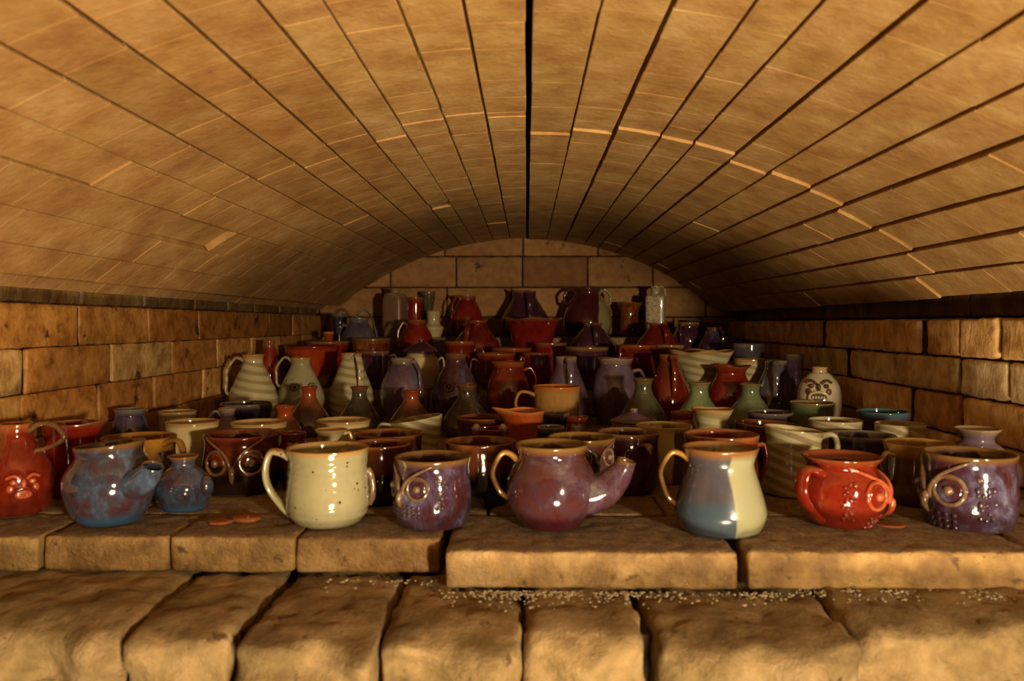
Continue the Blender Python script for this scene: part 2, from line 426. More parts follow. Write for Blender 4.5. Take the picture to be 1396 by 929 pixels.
# front lip: long thin bricks on edge of the shelf
mb = MB()
def lipx(px, d): return sx(px, d)
edges = [(-240, 0), (48, .003), (225, .002), (400, .0008), (605, .005), (1013, .005), (1420, .003), (1800, 0)]
for (p0, g0), (p1, g1) in zip(edges, edges[1:]):
    d = .887 if p1 <= 605 else .84
    dd = rf.uniform(-.003, .003)
    xa, xb = sx(p0, .885 if p1 <= 605 else .845), sx(p1, .885 if p1 <= 605 else .845)
    if p0 == 605: xa = sx(605, .885)
    brick(mb, (xa + g0, d + dd, -.043), (xb - g1, .998, -.0005 + rf.uniform(-.0015, .0005)), .006, .009, .0018, 55, rt(.85, 1.12), seed=p0)
lip = struct(mb.build('trim_1', LIP, tint=True))
# shelf top carries the same ash dust as the floor
lip.data.materials.append(SHELF)
for p in lip.data.polygons:
    if p.normal.z > .8 and p.center.z > -.006: p.material_index = 1
# rough sill blocks in front
mb = MB()
sb = [(-330, 152, .735, .0), (158, 306, .722, -.002), (318, 512, .70, -.004), (517, 709, .703, -.002), (716, 884, .722, 0), (898, 1180, .708, -.003), (1182, 1750, .735, .004)]
for p0, p1, yf, dz in sb:
    xa, xb = sx(p0, .72), sx(p1, .72)
    k = rf.uniform(.9, 1.15)
    def fn(p, xa=xa, xb=xb, yf=yf, p0=p0):
        q = p.copy()
        e = max(0, 1 - (q.y - yf) / .06)                     # broken, worn front edge
        q.y += .032 * e * (noise.noise(Vector((q.x * 18, q.z * 22, p0))) + .25 * noise.noise(Vector((q.x * 60, q.z * 60, p0))))
        if q.z > -.1: q.z -= .012 * e * e * (1 + 1.2 * noise.noise(Vector((q.x * 14, 3.3, p0))))
        q.z += .003 * noise.noise(Vector((q.x * 20, q.y * 20, 1)))
        return q
    brick(mb, (xa, yf, -.28), (xb, .97, -.0445 + dz), .012, .0085, .004, 44, (k, k * .97, k * .9), fn, seed=p0 * .1)
struct(mb.build('trim_2', SILL, tint=True))
m = MB(); box(m, (-1.1, .76, -.27), (1.1, .96, -.06)); struct(m.build('trim_11', MORT))
# stepped tiers towards the end wall
TIER = {0: 0, 1: .066, 2: .132, 3: .2}
for ti, (ya, yb) in {1: (2.065, 2.36), 2: (2.362, 2.6), 3: (2.602, YB - .004)}.items():
    mb = MB(); x = -.722; 
    for zi in range(ti):
        x = -.722 - (zi % 2) * .1
        while x < .72:
            xa, xb = max(x, -.722), min(x + .23, .722)
            if xb - xa > .02:
                brick(mb, (xa + .001, ya, zi * .0665 + .001), (xb - .001, yb, TIER[zi+1] - (.0005 if zi + 1 == ti else 0)), .004, .05, .001, 40, rt(.8, 1.1), seed=x + zi)
            x += .23
    struct(mb.build('trim_%d' % (ti + 2), SHELF, tint=True))

# ------------------------------------------------------------------ pottery
PR = {
 'mug':   [(.80,0),(.86,.03),(.95,.16),(.985,.45),(.95,.78),(1,1)],
 'mugbig':[(.70,0),(.78,.025),(.94,.13),(1,.32),(.97,.6),(.94,.82),(.985,1)],
 'owl':   [(.83,0),(.9,.04),(.985,.22),(1,.45),(.95,.72),(.93,.86),(.98,1)],
 'redowl':[(.62,0),(.72,.05),(.93,.25),(1,.45),(.95,.66),(.8,.83),(.8,.9),(.92,1)],
 'round': [(.62,0),(.70,.03),(.88,.2),(1,.47),(.93,.68),(.76,.82),(.72,.88),(.77,1)],
 'teapot':[(.55,0),(.66,.035),(.74,.1),(.94,.27),(1,.43),(.94,.64),(.78,.81),(.74,.9),(.8,1)],
 'belly': [(.78,0),(.9,.05),(1,.2),(.98,.32),(.86,.55),(.74,.76),(.74,.86),(.83,1)],
 'bottle':[(.72,0),(.86,.06),(1,.28),(.96,.48),(.68,.68),(.5,.78),(.48,.88),(.56,1)],
 'redbottle':[(.8,0),(.9,.05),(1,.25),(.98,.45),(.82,.62),(.5,.8),(.44,.9),(.47,1)],
 'small': [(.74,0),(.85,.06),(1,.32),(.94,.55),(.6,.74),(.42,.82),(.42,.9),(.56,1)],
 'flask': [(.82,0),(.97,.1),(1,.2),(.9,.36),(.6,.58),(.37,.74),(.31,.85),(.33,.95),(.4,1)],
 'jug':   [(.72,0),(.88,.07),(1,.3),(.95,.48),(.68,.7),(.44,.86),(.4,.92),(.45,1)],
 'pear':  [(.74,0),(.9,.07),(1,.25),(.93,.45),(.66,.7),(.46,.88),(.46,1)],
 'ball':  [(.6,0),(.76,.06),(.96,.3),(1,.48),(.9,.68),(.62,.86),(.5,.93),(.55,1)],
 'wide':  [(.62,0),(.78,.07),(.97,.32),(1,.5),(.9,.7),(.72,.86),(.7,.92),(.78,1)],
 'cup':   [(.66,0),(.74,.04),(.88,.3),(.93,.6),(.95,.85),(1,1)],
 'bowl':  [(.5,0),(.56,.05),(.8,.35),(.93,.65),(1,.95),(1,1)],
 'flare': [(.62,0),(.7,.05),(.74,.35),(.68,.6),(.72,.78),(1,1)],
 'goblet':[(.6,0),(.55,.06),(.5,.3),(.58,.55),(.82,.78),(1,1)],
 'ruff':  [(.55,0),(.6,.05),(.7,.35),(.8,.65),(.9,.88),(1,1)],
 'tall':  [(.9,0),(1,.04),(.95,.3),(.9,.6),(.92,.85),(1,1)],
 'square':[(.92,0),(1,.02),(1,.4),(.98,.86),(.8,.9),(.5,.91),(.46,.95),(.6,1)],
 'box':   [(.94,0),(1,.03),(1,.55),(1,.8),(.72,.82),(.45,.84),(.42,.9),(.6,1)],
 'pinch': [(.62,0),(.75,.06),(.97,.38),(1,.5),(.86,.7),(.66,.85),(.68,.92),(.86,1)],
 'globe': [(.55,0),(.72,.08),(.97,.33),(1,.5),(.88,.74),(.5,.9),(.35,.93),(.34,.97),(.37,1)],
 'lidded':[(.6,0),(.7,.05),(.95,.4),(1,.6),(.9,.8),(.78,.86),(.82,.92)],
 'vase':  [(.7,0),(.85,.05),(1,.25),(.95,.48),(.8,.68),(.62,.82),(.52,.9),(.56,1)],
 'waist': [(.7,0),(.9,.2),(1,.36),(.72,.48),(.62,.6),(.64,.85),(.7,1)],
 'neckcup':[(.9,0),(1,.12),(.92,.4),(.5,.6),(.36,.72),(.36,.84),(.62,.96),(.68,1)],
 'stack': [(.7,0),(.8,.06),(.86,.4),(.8,.62),(.9,.66),(1,.8),(1,1)],
}
class Pot: pass
def pot(name, cat, label, px, d, w, top, prof, gl, tier=0, z0=None, base=None, seg=36, group=None, handles=(), ruffle=None, lean=0, sq=None, thick=.06, foot=False, lip=None, rings=0):
    """one thrown pot: px = photo column of its axis, d = distance, w = widest in photo pixels, top = photo row of its rim"""
    P = Pot(); zb = TIER[tier]
    if base: d = at(px, base, 1).z; 
    rr = w / 2 * d / F
    c = at(px, top, d); H = c.z - zb
    P.R = rr; P.H = H; P.loc = Vector((c.x, d, zb)); P.gl = G[gl]
    root = empty(name, P.loc); tag(root, label, cat, group); P.root = root
    pr = catmull([(a, b, 0) for a, b in PR[prof]], 6)
    P.pr = [(q.x, min(max(q.y, 0), 1)) for q in pr]
    def rad(t):
        for (r0, a), (r1, b) in zip(P.pr, P.pr[1:]):
            if a <= t <= b: return (r0 + (r1 - r0) * ((t - a) / (b - a) if b > a else 0)) * rr
        return P.pr[-1][0] * rr
    P.rad = rad
    th = max(.0022, rr * thick)
    zm = max(q[1] for q in P.pr)
    outer = [(r * rr, t * H) for r, t in P.pr]
    if rings:
        outer = [(r * (1 + .012 * math.sin(z / H * rings * 2 * PI)) if .06 < z / H < .93 else r, z) for r, z in outer]
    inner = [(max(r - th, .001), z) for r, z in outer if z > th * 2.5][::-1]
    topr, topz = outer[-1]
    lipp = [(topr - th * .15, topz + th * .3), (topr - th * .5, topz + th * .42), (topr - th * .85, topz + th * .3)]
    prof_pts = [(outer[0][0] * .9, .0), ] + outer + lipp + inner
    def place(r, z, a):
        t = z / H
        ca, sa = math.cos(a), math.sin(a)
        if sq:
            p = sq; m = (abs(math.cos(a + .3)) ** p + abs(math.sin(a + .3)) ** p) ** (-1 / p)
            f = 1 if t < .8 else max(0, 1 - (t - .8) / .1)
            r *= 1 + (m - 1) * f
        if ruffle:
            n, amp, ph = ruffle; e = max(0, (t - .6) / .4) ** 2
            r *= 1 + amp * e * math.cos(n * a + ph); z += amp * .35 * rr * e * math.sin(n * a + ph + .6)
        if lip:
            la, lo = lip; dlt = (a - la + PI) % (2 * PI) - PI
            e = max(0, (t - .72) / .28) ** 1.5 * math.exp(-(dlt / .45) ** 2)
            r *= 1 + lo * e; z += lo * .35 * rr * e
        x = r * ca; y = r * sa
        if lean: z += lean * x * max(0, t) ** 2
        return Vector((x, y, z))
    P.place = place
    vs = []; fs = []; n = len(prof_pts)
    for r, z in prof_pts:
        for k in range(seg): vs.append(place(r, z, 2 * PI * k / seg))
    for i in range(n - 1):
        for k in range(seg):
            k2 = (k + 1) % seg; fs.append((i*seg+k, i*seg+k2, (i+1)*seg+k2, (i+1)*seg+k))
    fs.append(tuple(range(seg))[::-1]); fs.append(tuple((n-1)*seg+k for k in range(seg)))
    mb = MB(); mb.add(vs, fs); P.body = mb.build('body', P.gl, root)
    if foot:
        m = MB(); r0 = rad(.0) * 1.01; pts = [(r0 * .8, .0001), (r0 * 1.0, .0001), (r0 * 1.035, .003), (r0 * 1.02, .0055), (r0 * .9, .0055)]
        v2 = []; f2 = []
        for r, z in pts:
            for k in range(seg): a = 2*PI*k/seg; v2.append((r*math.cos(a), r*math.sin(a), z))
        for i in range(len(pts)-1):
            for k in range(seg): k2 = (k+1) % seg; f2.append((i*seg+k, i*seg+k2, (i+1)*seg+k2, (i+1)*seg+k))
        f2.append(tuple(range(seg))[::-1]); f2.append(tuple((len(pts)-1)*seg+k for k in range(seg)))
        m.add(v2, f2); m.build('foot_ring', G['clay'], root)
    for h in handles: handle(P, *h)
    return P
def handle(P, az, t1, t2, out, width=.16, thick=.07, up=.1, mat=None):
    """strap from height t1 down to t2 (fractions of the pot), out / width / thick in fractions of the radius"""
    r, H = P.R, P.H; r1 = P.rad(t1); r2 = P.rad(t2); z1 = t1 * H; z2 = t2 * H; dz = z1 - z2; o = out * r
    rm = max(r1, r2 * .8 + r1 * .2)
    pp = [(r1 - .06 * r, z1 - .01 * H), (r1 + o * .35, z1 + up * H * .8), (r1 + o * .8, z1 + up * H * .7), (rm * .5 + r1 * .5 + o * 1.02, z1 - dz * .25), (rm * .7 + r1 * .3 + o * .85, z1 - dz * .55), (r2 + o * .32, z2 + dz * .14), (r2 - .05 * r, z2)]
    ca, sa = math.cos(az), math.sin(az)
    pts = catmull([(a * ca, a * sa, z) for a, z in pp], 5); n = len(pts)
    rads = []
    for i in range(n):
        e = 1 + .35 * abs(2 * i / (n - 1) - 1) ** 4 - .12 * (i / (n - 1))
        rads.append((thick * r * e, width * r * e))
    mb = MB(); tube(mb, pts, rads, 12, (-sa, ca, 0)); return mb.build('handle', mat or P.gl, P.root)
LT, RT_, FR, BK = PI, 0., -PI / 2, PI / 2
def surf(P, th, t, off=0):
    r = P.rad(min(max(t, 0), 1)); return Vector(((r + off) * math.cos(th), (r + off) * math.sin(th), t * P.H))
def patch(P, th, t):
    """mapping of (u sideways, v up, off) in metres around a place on the pot"""
    def f(u, v, off=0):
        tt = t + v / P.H; return surf(P, th + u / P.rad(min(max(tt, 0), 1)), tt, off)
    return f
def owl_face(P, th, t, size, spread, mat, beak=True, dots=True, brow=True, only=None, pm=None):
    """two ringed eyes, brow ridges meeting over a beak, and rows of pellet feathers"""
    e = size
    for s in (-1, 1):
        if only and s != only: continue
        f = patch(P, th + s * spread, t)
        ring = [f(e * math.cos(a), e * math.sin(a), e * .1) for a in [2 * PI * k / 22 for k in range(23)]]
        mb = MB(); tube(mb, ring, e * .17, 8, cap=False); eye = mb.build('eye_ring', mat, P.root)
        c = f(0, 0); nrm = (f(0, 0, .01) - c).normalized(); u = (f(.002, 0) - f(-.002, 0)).normalized(); v = nrm.cross(u)
        m = MB(); ball(m, c, (e * .92, e * .92, e * .22), (u, v, nrm), 18, 8); m.build('eye_socket', P.gl, P.root)
        m = MB(); ball(m, c + nrm * e * .2, (e * .36, e * .36, e * .3), (u, v, nrm), 14, 8); m.build('pupil', pm or mat, eye)
        if brow:
            fb = patch(P, th, t)
            R_ = P.rad(t); U = s * spread * R_
            pts = catmull([fb(U * .12, -e * .7, e * .12), fb(U * .2, e * .1, e * .28), fb(U * .55, e * .95, e * .22), fb(U * 1.35, e * 1.75, e * .16), fb(U * 1.9, e * 2.1, .0)], 5)
            n = len(pts); m = MB(); tube(m, pts, [e * (.2 * (1 - .55 * i / (n - 1))) for i in range(n)], 8); m.build('brow', mat, P.root)
    if beak:
        f = patch(P, th, t - e * .9 / P.H)
        m = MB(); n0 = f(0, 0)
        pts = [f(0, e * .7, e * .05), f(0, e * .3, e * .35), f(0, -e * .35, e * .42), f(0, -e * .95, e * .1)]
        tube(m, catmull(pts, 4), [e * k for k in (.12, .2, .25, .28, .3, .3, .28, .26, .23, .2, .16, .1, .04)], 8); m.build('beak', mat, P.root)
    if dots:
        m = MB(); rd = random.Random(int(P.loc.x * 1000) & 255)
        for s in (-1, 1):
            for row in range(6):
                for k in range(3):
                    f = patch(P, th + s * (spread + (1.75 + .42 * k + .2 * (row % 2) + rd.uniform(-.1, .1)) * e / P.R), t + (e * (.75 - .5 * row + rd.uniform(-.14, .14))) / P.H)
                    c = f(rd.uniform(-.1, .1) * e, 0); nn = (f(0, 0, .01) - f(0, 0)).normalized(); u = Vector((-nn.y, nn.x, 0)).normalized()
                    q = rd.uniform(.7, 1.35); ball(m, c, (e * .17 * q, e * .22 * q, e * .16 * q), (u, nn.cross(u), nn), 8, 6)
            for row in range(3):
                for k in range(4):
                    f = patch(P, th + s * (.1 + .32 * k) * 1.1 * e / P.R * 1.6, t - e * (1.75 + .42 * row) / P.H)
                    c = f(0, 0); nn = (f(0, 0, .01) - c).normalized(); u = Vector((-nn.y, nn.x, 0)).normalized()
                    ball(m, c, (e * .17, e * .2, e * .13), (u, nn.cross(u), nn), 8, 6)
        o = m.build('feather_pellets', P.gl, P.root)
def spout(P, az, t0, reach, rise, r0, r1, flatten=1., drop=.0, mat=None):
    """hollow pouring spout leaving the wall at height t0"""
    ca, sa = math.cos(az), math.sin(az); r = P.R; H = P.H; a0 = P.rad(t0) - .5 * r; reach += .38; z0 = t0 * H
    pp = [(a0, z0), (a0 + reach * r * .5, z0 + rise * H * .16), (a0 + reach * r * .82, z0 + rise * H * .56), (a0 + reach * r, z0 + rise * H)]
    c = catmull([(a * ca, a * sa, z) for a, z in pp], 5); n = len(c)
    outr = [r * (r0 + (r1 - r0) * (i / (n - 1))) for i in range(n)]
    outr[-1] *= 1.08
    th = .035 * r
    pts = c + c[::-1]; rads = outr + [max(q - th, .001) for q in outr[::-1]]
    vs = []; fs = []; seg = 20; B = Vector((-sa, ca, 0))
    for i, (p, q) in enumerate(zip(pts, rads)):
        j = i if i < n else 2 * n - 1 - i
        t = (c[min(j+1, n-1)] - c[max(j-1, 0)]).normalized()
        if j >= n - 3: t = (t + Vector((0, 0, drop))).normalized()
        N = B.cross(t)
        for k in range(seg):
            w = 2 * PI * k / seg; vs.append(p + N * (q * math.cos(w)) + B * (q * flatten * math.sin(w)))
    m = len(pts)
    for i in range(m - 1):
        for k in range(seg):
            k2 = (k+1) % seg; fs.append((i*seg+k, i*seg+k2, (i+1)*seg+k2, (i+1)*seg+k))
    mb = MB(); mb.add(vs, fs); return mb.build('spout', mat or P.gl, P.root)
def face(P, th, t, s, mat, light=None):
    """modelled human-like mask: brow, two eyes, nose, moustached open mouth with teeth"""
    f = patch(P, th, t)
    def blob(name, u, v, a, b, c, off=0, m=mat):
        q = f(u, v, off); nn = (f(u, v, .01) - f(u, v)).normalized(); uu = Vector((-nn.y, nn.x, 0)).normalized()
        k = MB(); ball(k, q, (a, b, c), (uu, nn.cross(uu), nn), 14, 8); return k.build(name, m, P.root)
    for sg in (-1, 1):
        blob('eye', sg * s * .48, s * .18, s * .2, s * .17, s * .16)
        k = MB(); tube(k, catmull([f(sg * s * .14, s * .34, s * .08), f(sg * s * .45, s * .56, s * .12), f(sg * s * .85, s * .4, s * .03)], 5), s * .1, 8); k.build('eyebrow', mat, P.root)
        blob('cheek', sg * s * .66, -s * .2, s * .2, s * .24, s * .12)
    blob('nose', 0, s * .08, s * .15, s * .3, s * .26)
    k = MB(); tube(k, catmull([f(-s * .62, -s * .75, s * .02), f(-s * .48, -s * .36, s * .08), f(0, -s * .2, s * .1), f(s * .48, -s * .36, s * .08), f(s * .62, -s * .75, s * .02)], 5), s * .11, 8); k.build('moustache', light or P.gl, P.root)
    blob('mouth', 0, -s * .56, s * .46, s * .24, s * .05)
    k = MB()
    for i in range(5):
        q = f((i - 2) * s * .17, -s * .58, s * .04); nn = (f(0, 0, .01) - f(0, 0)).normalized(); uu = Vector((-nn.y, nn.x, 0)).normalized()
        ball(k, q, (s * .08, s * .12, s * .08), (uu, nn.cross(uu), nn), 8, 6)
    k.build('teeth', light or mat, P.root)
def lid(P, gl, knob=True, r=1.0, h=.12):
    """domed lid with a knob, a part of the jar that it closes"""
    rr = P.rad(1) * r; z = P.H * max(q[1] for q in P.pr); H = h
    pts = [(rr * .9, z), (rr * 1.04, z + .002), (rr * 1.02, z + .006), (rr * .8, z + H * .35), (rr * .45, z + H * .6), (rr * .2, z + H * .68)]
    if knob: pts += [(rr * .14, z + H * .74), (rr * .2, z + H * .86), (rr * .16, z + H * .97)]
    vs = []; fs = []; seg = 28
    for a, b in pts:
        for k in range(seg): w = 2*PI*k/seg; vs.append((a*math.cos(w), a*math.sin(w), b))
    for i in range(len(pts)-1):
        for k in range(seg): k2 = (k+1) % seg; fs.append((i*seg+k, i*seg+k2, (i+1)*seg+k2, (i+1)*seg+k))
    fs.append(tuple(range(seg))[::-1]); fs.append(tuple((len(pts)-1)*seg+k for k in range(seg)))
    mb = MB(); mb.add(vs, fs); mb.build('lid', G[gl], P.root)

# ---- front row, standing along the shelf edge
GF = 'pots along the front edge of the shelf'
P = pot('bottle_jug', 'jug', 'glossy red bottle jug with moulded face, first at the left of the front row', 22, 1.0, 92, 578, 'redbottle', 'red', seg=56, handles=[(-.12, .93, .7, 1.02, .09, .075, .09, G['iron'])], group=GF, foot=True)
face(P, FR + .75, .36, .022, G['redrelief'])
P = pot('spouted_pot', 'pot', 'round mottled blue and violet pot with a slanting rim and a short spout', 149, .955, 118, 606, 'round', 'blue', seg=64, lean=.1, group=GF, foot=True)
spout(P, -.5, .5, .72, .3, .4, .22, 1, .5)
P = pot('lugged_bottle', 'bottle', 'little blue violet bottle with side lugs, beside the spout of the round blue pot', 250, 1.02, 74, 622, 'small', 'blue', seg=48, group=GF, foot=True)
for a in (-.25, PI + .25):
    q = surf(P, a, .45); m = MB(); ball(m, q, (.009, .011, .014), None, 12, 8); m.build('lug', P.gl, P.root)
P = pot('cream_mug', 'mug', 'cream speckled mug with a broad strap handle, front row', 447, .953, 113, 611, 'mugbig', 'cream', seg=64, handles=[(PI + .12, .9, .12, .52, .2, .085, .06)], group=GF, foot=True, rings=9)
m = MB(); f = patch(P, .05, .5)
tube(m, catmull([f(0, .02, .0), f(.002, .01, .004), f(0, -.012, .004), f(-.002, -.024, 0)], 5), .004, 8); m.build('relief_ridge', G['relief'], P.root)
P = pot('owl_mug', 'mug', 'violet owl mug with one big ringed eye, beside the cream speckled mug', 590, .952, 106, 623, 'owl', 'violet', seg=64, group=GF, foot=True)
owl_face(P, FR - .75, .62, .0128, .46, G['relief'])
P = pot('plum_jug', 'jug', 'big round plum jug with loop handle and pouring spout, middle of the front row', 752, .94, 124, 606, 'teapot', 'plum', seg=72, handles=[(PI + .1, .8, .36, .42, .1, .06, .12, G['brown'])], group=GF, foot=True)
spout(P, -.2, .38, .78, .46, .52, .19, 1, .5)
P = pot('owl_cup', 'cup', 'small owl cup half hidden behind the spout of the plum jug', 793, 1.045, 94, 596, 'owl', 'plum', seg=48, group=GF, foot=True)
owl_face(P, FR + .42, .76, .0105, .44, G['relief'], dots=False)
P = pot('tall_jug', 'jug', 'tall waisted jug glazed half slate blue and half pale cream', 982, .926, 122, 610, 'belly', 'jughalf', seg=72, handles=[(PI - .05, .86, .3, .46, .09, .06, .08, G['brown'])], group=GF)
P = pot('owl_mug', 'mug', 'bright red owl mug with a thick ear handle, front row', 1147, .958, 113, 622, 'redowl', 'bright', seg=64, handles=[(PI + .5, .8, .12, .5, .2, .1, .06)], group=GF, foot=True)
owl_face(P, FR + 1.02, .52, .0155, .52, G['redrelief'], dots=True)
P = pot('owl_mug', 'mug', 'violet and blue owl mug at the far right end of the front row', 1322, .957, 116, 618, 'owl', 'violet', seg=64, group=GF, foot=True)
owl_face(P, FR - 1.42, .55, .017, .5, G['relief'])

# ---- second row
GB = 'pots packed behind the front row'
P = pot('owl_mug', 'mug', 'dark amber owl mug with crossed brows, behind the blue lugged bottle', 330, 1.14, 104, 592, 'owl', 'owlred', seg=56, group=GB, foot=True)
owl_face(P, FR + .12, .58, .0165, .46, G['iron'], dots=False)
P = pot('mug', 'mug', 'amber rimmed mug behind the round blue spouted pot', 190, 1.09, 97, 596, 'mug', 'amber', seg=48, group=GB, handles=[(-.35, .92, .2, .62, .12, .07, .06)])
P = pot('mug', 'mug', 'brown rust rimmed mug immediately behind the cream speckled mug', 518, 1.075, 84, 605, 'mug', 'rust', seg=48, group=GB)
P = pot('mug', 'mug', 'wide dark mug with a rusty interior, behind the brown mug near the cream one', 530, 1.185, 94, 591, 'mug', 'rust', seg=48, group=GB)
P = pot('mug', 'mug', 'dark brown mug with an orange foot, between the violet owl mug and plum jug', 655, 1.06, 97, 602, 'cup', 'rust', seg=48, group=GB, foot=True)
P = pot('owl_bottle', 'bottle', 'small red brown owl bottle with ear tufts, behind the orange footed mug', 668, 1.19, 46, 584, 'cup', 'owlred', seg=32, group=GB, ruffle=(2, .12, 0))
for s in (-1, 1):
    q = surf(P, FR + s * .9, .98); m = MB(); ball(m, q, (.007, .006, .011), None, 10, 8); m.build('ear_tuft', G['iron'], P.root)
P = pot('mug', 'mug', 'dark purple mug with a facing strap handle, beside the spout of the plum jug', 857, 1.14, 84, 589, 'mug', 'purple', seg=48, group=GB, handles=[(FR + .35, .82, .2, .5, .13, .07, .04)])
P = pot('mug', 'mug', 'mug half cream half brown, behind the dark purple mug', 905, 1.22, 76, 580, 'mug', 'cuphalf', seg=48, group=GB)
P = pot('cup', 'cup', 'red two handled cup peeping over the tall blue and cream jug', 983, 1.06, 100, 592, 'mug', 'ruby', seg=48, group=GB, handles=[(.15, .8, .2, .34, .1, .06, .04), (FR - .7, .85, .25, .34, .1, .06, .04)])
P = pot('mug', 'mug', 'cream brushed mug with slanting stripes and a ring handle', 1082, 1.13, 78, 585, 'tall', 'stripe', seg=48, group=GB, lean=-.1, handles=[(.12, .86, .35, .66, .14, .1, .04)], rings=7)
P = pot('mug', 'mug', 'dark indigo mug behind the rim of the bright red owl mug', 1175, 1.21, 88, 593, 'mug', 'indigo', seg=40, group=GB)
P = pot('mug', 'mug', 'plain brown mug with an amber rim, between the two owl mugs on the right', 1252, 1.08, 88, 604, 'mug', 'brown', seg=48, group=GB, handles=[(PI + .3, .82, .3, .36, .1, .06, .04)])
P = pot('bottle', 'bottle', 'blue necked bottle standing behind the last violet owl mug', 1332, 1.1, 104, 585, 'small', 'mauve', seg=40, group=GB)
P = pot('jug', 'jug', 'dark red jug with an upturned lip, behind the red face bottle', 98, 1.1, 72, 577, 'cup', 'ruby', seg=40, group=GB, lip=(0, .4))
P = pot('jar', 'jar', 'dark blue violet jar alone against the brick wall', 177, 1.29, 52, 558, 'wide', 'indigo', seg=36, group=GB)
P = pot('cup', 'cup', 'buff cup in shadow beside the blue violet jar', 242, 1.41, 50, 561, 'cup', 'buff', seg=32, group=GB)
P = pot('cup', 'cup', 'wide buff cup with a smooth brown rim, behind the amber rimmed mug', 262, 1.235, 70, 575, 'bowl', 'buff', seg=40, group=GB)
P = pot('bottle', 'bottle', 'tiny violet bottle with a small handle, behind the wide buff cup', 310, 1.38, 44, 557, 'small', 'mauve', seg=32, group=GB, handles=[(PI, .85, .5, .6, .14, .09)])
P = pot('bowl', 'bowl', 'dark green black bowl in front of the cream banded jug', 336, 1.52, 68, 550, 'bowl', 'ink', seg=36, group=GB)
P = pot('cup', 'cup', 'buff cup directly behind the dark amber owl mug', 353, 1.24, 76, 576, 'cup', 'buff', seg=40, group=GB)
P = pot('creamer', 'jug', 'small brown creamer with an arched handle, beside the dark amber owl mug', 400, 1.15, 44, 590, 'round', 'owlred', seg=32, group=GB, handles=[(PI - .3, .9, .4, .5, .12, .08, .12)])
P = pot('bottle', 'bottle', 'copper necked little bottle, behind the small brown creamer', 388, 1.37, 50, 554, 'small', 'ashred', seg=32, group=GB)
P = pot('cup', 'cup', 'buff cup with a low flared rim, behind the cream speckled mug', 468, 1.28, 74, 573, 'cup', 'buff', seg=40, group=GB)
P = pot('bottle', 'bottle', 'cream bottle with a slim flanged neck, just behind the cream speckled mug', 451, 1.13, 66, 586, 'neckcup', 'buff', seg=36, group=GB, handles=[(.1, .95, .5, .2, .1, .07, .0)])
P = pot('cup', 'cup', 'cream ribbed cup with a tilted rim and round handle', 568, 1.32, 70, 571, 'bowl', 'stripe', seg=40, group=GB, lean=.16, handles=[(PI + .2, .85, .4, .5, .14, .09, .04)], rings=8)
P = pot('bowl', 'bowl', 'dark bowl under the shadow of the black flask, with a red inside', 658, 1.36, 70, 569, 'bowl', 'rust', seg=40, group=GB)
P = pot('jug', 'jug', 'orange jug with a wavy rim and pulled lip', 714, 1.29, 60, 560, 'ruff', 'orange', seg=48, group=GB, ruffle=(3, .1, 2.2), lip=(PI, .4))
P = pot('cup', 'cup', 'small black cup behind the rim of the plum jug', 751, 1.2, 38, 582, 'stack', 'ink', seg=32, group=GB)
P = pot('cup', 'cup', 'small black cup below the tan mug with a loop handle', 759, 1.43, 36, 563, 'stack', 'ink', seg=32, group=GB)
P = pot('owl_bottle', 'bottle', 'little brown owl bottle beside the small black cups', 786, 1.31, 36, 569, 'wide', 'owlred', seg=32, group=GB, ruffle=(2, .14, 0))
owl_face(P, FR + .1, .72, .0062, .55, G['iron'], dots=False)
P = pot('lidded_jar', 'jar', 'dark mauve lidded dish below the olive flask', 864, 1.34, 74, 572, 'lidded', 'mauve', seg=40, group=GB)
lid(P, 'mauve', True, 1.0, .026)
P = pot('bottle', 'bottle', 'small deep red bottle next to the cream flared vase', 930, 1.4, 40, 562, 'round', 'ruby', seg=32, group=GB)
P = pot('vase', 'vase', 'cream flared vase standing between two green flasks', 970, 1.28, 56, 558, 'flare', 'creamy', seg=40, group=GB, ruffle=(3, .06, 0))
P = pot('bowl', 'bowl', 'black bowl in front of the nearer green flask', 1050, 1.44, 60, 562, 'bowl', 'ink', seg=36, group=GB)
P = pot('bowl', 'bowl', 'rust lined bowl behind the cream brushed mug', 1046, 1.28, 86, 578, 'bowl', 'rust', seg=40, group=GB, lean=-.05)
P = pot('cup', 'cup', 'green cup in front of the moustached face bottle', 1107, 1.6, 58, 549, 'cup', 'green', seg=36, group=GB)
P = pot('cup', 'cup', 'cream banded cup in the gap behind the ring handled mug', 1139, 1.33, 70, 573, 'bowl', 'stripe', seg=40, group=GB)
P = pot('bowl', 'bowl', 'teal rimmed violet bowl against the brick side wall', 1204, 1.41, 66, 561, 'bowl', 'teal', seg=40, group=GB)
P = pot('cup', 'cup', 'cream banded cup in front of the teal rimmed bowl', 1227, 1.26, 64, 578, 'bowl', 'stripe', seg=40, group=GB)

# ---- flasks
GC = 'squat flasks in the middle of the kiln'
P = pot('flask', 'flask', 'rusty brown squat flask in front of the cream face jug', 421, 1.7, 62, 528, 'flask', 'ashred', group=GC)
P = pot('flask', 'flask', 'dark ash squat flask in front of the cream pear jug', 490, 1.7, 64, 528, 'flask', 'ash', group=GC)
P = pot('flask', 'flask', 'orange necked squat flask below the grey violet ball jug', 561, 1.7, 64, 533, 'flask', 'ashred', group=GC)
P = pot('flask', 'flask', 'black squat flask below the violet face jug', 636, 1.7, 70, 526, 'flask', 'ash', group=GC)
P = pot('mug', 'mug', 'tan mug with a tall loop handle in the middle of the pots', 759, 1.62, 66, 527, 'cup', 'tan', group=GC, handles=[(PI + .15, .85, .3, .75, .1, .07, .06)])
P = pot('flask', 'flask', 'olive ash squat flask below the violet spouted pot', 877, 1.68, 72, 517, 'flask', 'olive', group=GC)
